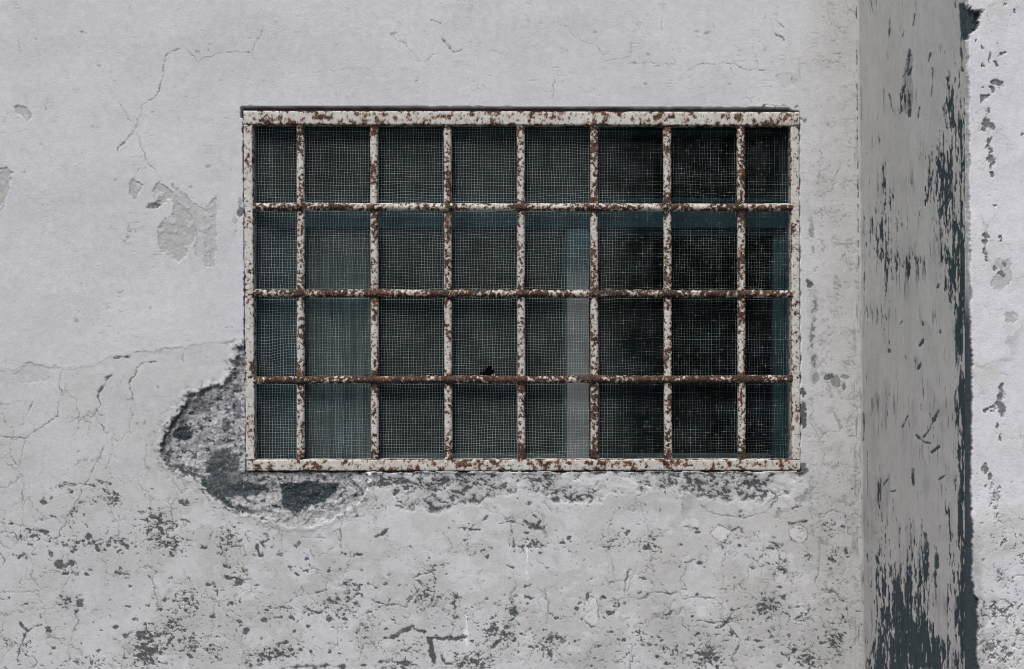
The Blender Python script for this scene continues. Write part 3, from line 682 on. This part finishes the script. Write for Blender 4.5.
pier = build_pier()

# ------------------------------------------------------------------ rusty grille
grille = thing('window_grille', (WX(523), 0, WZ(471)), 'rusty white painted iron grille of square openings across the dark window', 'window grille')

def sweep(name, p0, p1, ring, rust, seed, parent, y, step=0.0011, orange=0.3, rot_end=None, label=None, wob=0.4, joints=()):
    """ring: closed profile in (across, outward) metres; p0, p1 photo pixels on the wall plane, y the depth of the axis"""
    a = np.array([WX(p0[0]), y, WZ(p0[1])]); b = np.array([WX(p1[0]), y, WZ(p1[1])])
    L = np.linalg.norm(b - a); t = (b - a) / L
    out = np.array([0, -1.0, 0]); ac = np.cross(t, out); ac /= np.linalg.norm(ac)
    n = max(2, int(L / step)); s = np.linspace(0, 1, n)
    ring = np.asarray(ring, np.float32); m = len(ring)
    per = np.concatenate([[0], np.cumsum(np.linalg.norm(np.roll(ring, -1, 0) - ring, axis=1))])[:m]
    U, T = np.meshgrid(per / 0.002, s * L / 0.002)                     # in pixels
    U = U + seed * 57.0
    nrm = ring / (np.linalg.norm(ring, axis=1, keepdims=True) + 1e-9)
    fk = {'frame_rail': 1.6, 'frame_stile': 1.15}.get(name, 1.0)
    f1 = fbm(U / 3.4 / fk, T / 4.2 / fk, 4, 401 + seed, .6); f2 = fbm(U / 12, T / 26, 3, 431 + seed); f3 = fbm(U / 2.2, T / 2.6, 2, 441 + seed)
    tp = T + (p0[1] if abs(p0[0] - p1[0]) < 20 else p0[0])
    jn = sum(np.exp(-((tp - j) / 7.0) ** 2) for j in joints) if joints else 0 * T
    lvl = rust + (0.48 if 'frame' in name else 0.58) * f2 + 0.30 * jn + 0.16 * (np.abs(ring[:, 0]) > 0.85 * np.abs(ring[:, 0]).max())[None, :] * ('frame' in name)
    thr = 0.33 - 1.05 * lvl
    rm = sstep(-0.04, 0.08, f1 * 0.85 - thr)
    dk = sstep(0.0, 0.1, f3 * 0.8 - 0.30 + 0.2 * rust + 0.2 * (rm - 0.4)) * 0.85
    stn = sstep(-0.35, 0.1, f1 * 0.85 - thr) * 0.75
    og = sstep(0.1, 0.4, fbm(U / 9, T / 11, 2, 461 + seed) + orange - 0.3) * sstep(0.35, 0.65, f3 + 0.5)
    h = 0.0009 * jn * (0.5 + f3) + (0.00045 * (1 - rm) + rm * (0.00045 * f3) - 0.0003 * dk)
    wobx = wob * MM * fbm(T[:, :1] / 60, T[:, :1] * 0 + seed, 2, 471)
    wx = ring[None, :, 0] + nrm[None, :, 0] * h + wobx
    wo = ring[None, :, 1] + nrm[None, :, 1] * h
    V = a[None, None, :] + (s[:, None] * L)[..., None] * t + wx[..., None] * ac + wo[..., None] * out
    i = np.arange(n * m, dtype=np.int32).reshape(n, m); ir = np.roll(i, -1, 1)
    Q = np.stack([i[:-1], ir[:-1], ir[1:], i[1:]], -1).reshape(-1, 4)
    # end caps: pair opposite ring points
    caps = []
    for e, rev in ((i[0], True), (i[-1], False)):
        for k in range(m // 2 - 1):
            q = [e[k], e[k + 1], e[m - 2 - k], e[m - 1 - k]]
            caps.append(q[::-1] if rev else q)
    Q = np.concatenate([Q, np.array(caps, np.int32)])
    me = np_mesh(name, V.reshape(-1, 3), Q, {'rust': rm, 'dark': dk, 'stain': stn, 'orange': og})
    return part(name, me, parent, MAT['rusty'], label)

def rrect(w, d, r, k=4, seg=7):
    """rounded rectangle centred on the axis, ordered so that the caps pair up"""
    pts = []
    hw, hd = w / 2, d / 2
    cs = [(hw - r, hd - r, 0), (-hw + r, hd - r, 90), (-hw + r, -hd + r, 180), (hw - r, -hd + r, 270)]
    for j, (cx, cy, a0) in enumerate(cs):
        for i in range(k + 1):
            a = math.radians(a0 + 90 * i / k); pts.append((cx + r * math.cos(a), cy + r * math.sin(a)))
        nx = cs[(j + 1) % 4]; a = math.radians(a0 + 90)
        e0 = pts[-1]; e1 = (nx[0] + r * math.cos(a), nx[1] + r * math.sin(a))
        for i in range(1, seg): pts.append((e0[0] + (e1[0] - e0[0]) * i / seg, e0[1] + (e1[1] - e0[1]) * i / seg))
    if len(pts) % 2: pts.pop()
    return pts
def circle(r, m=22): return [(r * math.cos(2 * math.pi * i / m), r * math.sin(2 * math.pi * i / m)) for i in range(m)]

# outer frame: four flat members, mitred by butting
sweep('frame_rail', (243.5, 117.7), (799, 118.9), rrect(0.0272, 0.026, 0.003), 0.12, 1, grille, 0.0115, orange=.55)
sweep('frame_rail', (246.5, 465.4), (800.3, 464.8), rrect(0.0225, 0.026, 0.003), 0.16, 2, grille, 0.0138, orange=.6)
sweep('frame_stile', (247.9, 125), (250.4, 459.5), rrect(0.0178, 0.0255, 0.003), 0.04, 3, grille, 0.0117, orange=.2)
sweep('frame_stile', (795.2, 125), (796.2, 459.2), rrect(0.0165, 0.0255, 0.003), 0.02, 4, grille, 0.0128, orange=.35, label='right upright of the frame, half buried in plaster and lightly rusted')
VB = [(300.2, 300.2, .22), (373.7, 374.6, .24), (447.4, 448.3, .22), (520.8, 521.6, .23), (594.3, 595.0, .27), (667.6, 668.6, .26), (741.4, 742.6, .27)]
for i, (xa, xb, r) in enumerate(VB):
    sweep('upright_bar', (xa, 124.6), (xb, 460.0), rrect(0.0152, 0.0160, 0.0058), r, 10 + i, grille, 0.0095, orange=.4, joints=(129, 207, 293.5, 379.5, 456))
HB = [(206.6, 207.4, .26), (293.3, 293.8, .45), (380.0, 379.0, .58)]
for i, (ya, yb, r) in enumerate(HB):
    sweep('cross_bar', (253.2, ya), (792.4, yb), circle(0.0076), r, 30 + i, grille, 0.0042, orange=.25, wob=1.1, joints=[v[0] for v in VB])

# ------------------------------------------------------------------ insect screen stretched behind the bars
def build_screen():
    x0, x1, y0, y1 = 251.0, 795.0, 121.0, 462.0
    p = 2.66
    ys0 = 0.0222
    def sheet(X, Y):
        """pixel position -> world, with the sag and bagging of an old screen"""
        b = fbm(X / 60, Y / 60, 3, 501)
        lx = X + 1.3 * fbm(X / 48, Y / 70, 3, 511) + 0.16 * perlin(X / 9, Y / 9, 513)
        ly = Y + 1.5 * fbm(X / 60, Y / 44, 3, 521) + 0.16 * perlin(X / 9, Y / 9, 523)
        dent = 3.0 * np.exp(-((X - 268) / 14) ** 2 - ((Y - 352) / 16) ** 2)
        ly = ly + dent; 
        return lx, ly, ys0 + 0.0014 * b
    nx = int((x1 - x0) / p); ny = int((y1 - y0) / p)
    gx = x0 + p * np.arange(nx + 1); gy = y0 + p * np.arange(ny + 1)
    allV, allQ, dust = [], [], []
    off = 0
    r = 0.00043
    for vert in (True, False):
        if vert: X, Y = np.meshgrid(gx, gy, indexing='ij')
        else: Y, X = np.meshgrid(gy, gx, indexing='ij')
        n, m = X.shape
        lx, ly, yy = sheet(X, Y)
        par = ((np.arange(n)[:, None] + np.arange(m)[None, :]) % 2) * 2 - 1
        yy = yy + 0.0004 * par * (1 if vert else -1)
        wx, wz = WX(lx), WZ(ly)
        wx, wz = DX(lx, ys0), DZ(ly, ys0)
        # dust and lime left on the wire; cleaner and blacker at the right end
        right = sstep(590, 640, X + 14 * fbm(X / 40, Y / 40, 2, 531))
        dd = 0.57 + 0.34 * fbm(X / 24, Y / 24, 4, 541, .6) - 0.44 * right + 0.30 * right * sstep(.25, .6, fbm(X / 3, Y / 12, 3, 551))
        dd = dd + 0.5 * sstep(.5, .7, fbm(X / 3, Y / 3, 2, 561)) + (0.06 if vert else 0)
        dd = np.clip(dd + 0.25 * rng.standard_normal((n, 1)) * 0.4, 0.02, 1)
        rr = 0.78 * r * (1 + 0.25 * fbm(X / 5, Y / 5, 2, 571)) * (1.0 - 0.25 * right)
        ring = [(1, 0), (0, 1), (-1, 0), (0, -1)]
        P = []
        for (a, b) in ring:
            if vert: P.append(np.stack([wx + a * rr, yy + b * rr, wz], -1))
            else: P.append(np.stack([wx, yy + b * rr, wz + a * rr], -1))
        P = np.stack(P, 2)                                             # n, m, 4, 3
        idx = off + np.arange(n * m * 4, dtype=np.int32).reshape(n, m, 4)
        ir = np.roll(idx, -1, 2)
        Q = np.stack([idx[:, :-1], idx[:, 1:], ir[:, 1:], ir[:, :-1]], -1).reshape(-1, 4)
        if not vert: Q = Q[:, ::-1]
        allV.append(P.reshape(-1, 3)); allQ.append(Q); dust.append(np.repeat(dd[:, :, None], 4, 2).ravel()); off += n * m * 4
    me = np_mesh('insect_screen', np.concatenate(allV), np.concatenate(allQ), {'dust': np.concatenate(dust)}, True)
    sc = thing('insect_screen', (WX(523), 0.0265, WZ(462)), 'sagging grey wire insect screen stretched between the iron bars and the window', 'insect screen')
    part('wire_mesh', me, sc, MAT['wire'])
    # thin frame that holds it against the grille
    d = 0.0240
    part('batten', boxes_mesh('batten', [(DX(249, d), DX(254.5, d), d - .004, d + .006, DZ(466, d), DZ(117, d)), (DX(791.5, d), DX(797, d), d - .004, d + .006, DZ(466, d), DZ(117, d)),
                                         (DX(254.5, d), DX(791.5, d), d - .004, d + .006, DZ(126, d), DZ(117, d)), (DX(254.5, d), DX(791.5, d), d - .004, d + .006, DZ(466, d), DZ(460, d))], .0008), sc, MAT['teal'])
build_screen()

# ------------------------------------------------------------------ window behind the screen
def build_window():
    d = 0.085
    w = thing('window', (WX(523), d, WZ(462)), 'dark teal wooden window with dusty panes behind the grille and screen', 'window')
    X = lambda p: DX(p, d); Z = lambda p: DZ(p, d)
    bx = lambda xa, xb, ya, yb, y0=d, y1=d + .045: (X(xa), X(xb), y0, y1, Z(yb), Z(ya))
    part('frame', boxes_mesh('frame', [bx(236, 260, 100, 480), bx(786, 812, 100, 480), bx(260, 786, 100, 128), bx(260, 786, 466.5, 480)], .002), w, MAT['teal'])
    part('transom', boxes_mesh('transom', [bx(260.5, 785.5, 203, 229, d - .006, d + .04)], .003), w, MAT['teal'])
    def sash(xa, xb, ya, yb, t1, t2, d0, mats, name='sash'):
        s = part(name, boxes_mesh(name, [bx(xa, xa + t1, ya, yb, d0, d0 + .03), bx(xb - t2, xb, ya, yb, d0, d0 + .03), bx(xa + t1, xb - t2, ya, ya + 6, d0, d0 + .03), bx(xa + t1, xb - t2, yb - 5, yb, d0, d0 + .03)], .002), w, MAT[mats])
        me = boxes_mesh('pane', [bx(xa + t1 - 1, xb - t2 + 1, ya + 5, yb - 4, d0 + .012, d0 + .016)])
        me.transform(__import__('mathutils').Matrix.Translation(-w.location))
        p = link('pane', me, s, MAT['glass'])
    sash(260.5, 785.5, 128.5, 202.5, 5, 5, d + .004, 'teal')
    sash(260.5, 566, 229.5, 466, 42, 3, d + .008, 'teal')
    sash(589, 785.5, 229.5, 466, 4, 12, d + .006, 'teal')
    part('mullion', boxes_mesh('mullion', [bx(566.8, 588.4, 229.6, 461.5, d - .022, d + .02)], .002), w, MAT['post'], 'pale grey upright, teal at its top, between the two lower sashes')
    return w
build_window()

# pleated curtain hanging behind the left sash
def build_curtain():
    d = 0.150
    n, m = 170, 40
    U, T = np.meshgrid(np.linspace(0, 1, n), np.linspace(0, 1, m))
    px = 301 + 73 * U + 1.2 * perlin(U * 6, T * 3, 601); py = 221 + 247 * T
    y = d + 0.007 * np.sin(U * 44 + 3 * perlin(U * 4, T * 1.5, 611)) + 0.003 * perlin(U * 22, T * 3, 621) + 0.01 * (U - .5)
    V = np.stack([DX(px, d), y, DZ(py, d)], -1).reshape(-1, 3)
    Q = grid_quads(m, n).reshape(-1, 4)
    back = V.copy(); back[:, 1] += 0.0012
    V2 = np.concatenate([V, back]); Q2 = np.concatenate([Q, Q[:, ::-1] + len(V)])
    c = thing('curtain', (DX(337, d), d, DZ(468, d)), 'narrow grey pleated curtain hanging behind the left pane of the window', 'curtain')
    part('cloth', np_mesh('cloth', V2, Q2), c, MAT['cloth'])
    part('curtain_rod', boxes_mesh('curtain_rod', [(DX(262, d), DX(560, d), d - .004, d + .004, DZ(222, d), DZ(218.5, d))], .0015), c, MAT['palewood'])
build_curtain()

# dead clump of debris caught on the screen above the lowest bar
def build_debris():
    import bmesh
    c = thing('debris_clump', (WX(489), 0.0215, WZ(373)), 'tiny black clump of debris caught on the screen above the lowest cross bar', 'debris')
    bm = bmesh.new()
    r = np.random.default_rng(3)
    from mathutils import Matrix, Vector
    for (x, z, s) in ((489,373,.0068),(486,374.2,.005),(492,372,.005),(489.5,367.8,.0046),(483.5,373.5,.0036),(487.5,370.5,.0056)):
        bmesh.ops.create_icosphere(bm, subdivisions=3, radius=s, matrix=Matrix.Translation((WX(x), .0160, WZ(z))) @ Matrix.Diagonal((1, .6, .85, 1)))
    for v in bm.verts: v.co += Vector(r.normal(0, .00035, 3))
    for (x0, z0, x1, z1) in ((484,375,478,373.5),(486,372,481,370),(490,369,492,365.5),(492,374,497,377)):
        a, b = Vector((WX(x0), .0175, WZ(z0))), Vector((WX(x1), .017, WZ(z1)))
        q = (b - a).to_track_quat('Z', 'Y').to_matrix().to_4x4()
        bmesh.ops.create_cone(bm, cap_ends=True, segments=6, radius1=.0009, radius2=.0004, depth=(b - a).length, matrix=Matrix.Translation((a + b) / 2) @ q)
    me = bpy.data.meshes.new('clump'); bm.to_mesh(me); bm.free()
    part('clump', me, c, MAT['debris'])
    bm = bmesh.new()
    t = np.linspace(0, 2 * np.pi, 20)
    pts = [Vector((WX(493.2 + 1.5 * math.cos(a)), .015, WZ(375.3 + 1.0 * math.sin(a)))) for a in t]
    for a, b in zip(pts[:-1], pts[1:]):
        q = (b - a).to_track_quat('Z', 'Y').to_matrix().to_4x4()
        bmesh.ops.create_cone(bm, cap_ends=True, segments=5, radius1=.0006, radius2=.0006, depth=(b - a).length * 1.2, matrix=Matrix.Translation((a + b) / 2) @ q)
    me = bpy.data.meshes.new('fibre'); bm.to_mesh(me); bm.free()
    part('fibre', me, c, MAT['seedfluff'])
build_debris()

# ------------------------------------------------------------------ room behind, ground in front
def build_room():
    x0, x1, z0, z1 = WX(248), WX(797), WZ(467), WZ(114)
    a, b, c, e = -1.6, 1.9, 0.02, 2.6; y0, y1 = 0.301, 2.8; t = .05
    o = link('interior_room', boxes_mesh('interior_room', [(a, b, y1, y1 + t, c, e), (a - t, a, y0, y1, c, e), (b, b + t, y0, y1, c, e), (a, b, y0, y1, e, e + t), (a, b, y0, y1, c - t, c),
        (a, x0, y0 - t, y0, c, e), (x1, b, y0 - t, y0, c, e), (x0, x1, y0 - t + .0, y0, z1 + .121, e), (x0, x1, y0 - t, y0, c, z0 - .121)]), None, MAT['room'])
    o['kind'] = 'structure'
    g = bpy.data.meshes.new('ground')
    R = 400
    g.from_pydata([(-R, -R, 0), (R, -R, 0), (R, R, 0), (-R, R, 0)], [], [(0, 1, 2, 3)])
    go = link('ground', g, None, MAT['ground']); go['kind'] = 'structure'
build_room()

# ------------------------------------------------------------------ camera, light
cam = bpy.data.cameras.new('camera'); co = bpy.data.objects.new('camera', cam); COL.objects.link(co)
co.location = (0, -CAM_D, ZC); co.rotation_euler = (math.radians(90), 0, 0)
cam.sensor_width = 36; cam.lens = 36 * CAM_D / (1024 * PXM); cam.clip_end = 2000; cam.clip_start = 0.05
S.camera = co

EL, AZ = 58.0, -24.0           # sun height, and how far right of the wall's normal it stands
sun = bpy.data.lights.new('sun', 'SUN'); so = bpy.data.objects.new('sun', sun); COL.objects.link(so)
sun.energy = 2.05; sun.angle = math.radians(15); sun.color = (1.0, 0.972, 0.935)
so.rotation_euler = (math.radians(90 - EL), 0, math.radians(AZ))
so.location = (1, -4, 6)
wd = bpy.data.worlds.new('World'); S.world = wd; wd.use_nodes = True
nt = wd.node_tree; bg = nt.nodes['Background']
sk = nt.nodes.new('ShaderNodeTexSky'); sk.sky_type = 'NISHITA'; sk.sun_disc = False
sk.sun_elevation = math.radians(EL); sk.sun_rotation = math.radians(180 - AZ)
sk.air_density = 1.0; sk.dust_density = 4.0; sk.ozone_density = 1.0
nt.links.new(sk.outputs[0], bg.inputs[0]); bg.inputs[1].default_value = 0.10

S.view_settings.view_transform = 'Standard'; S.view_settings.look = 'None'
S.view_settings.exposure = 0.34; S.view_settings.gamma = 1.0; S.view_settings.use_curve_mapping = False
S.render.engine = 'CYCLES'
S.cycles.filter_width = 1.0; S.cycles.max_bounces = 6; S.cycles.transparent_max_bounces = 8
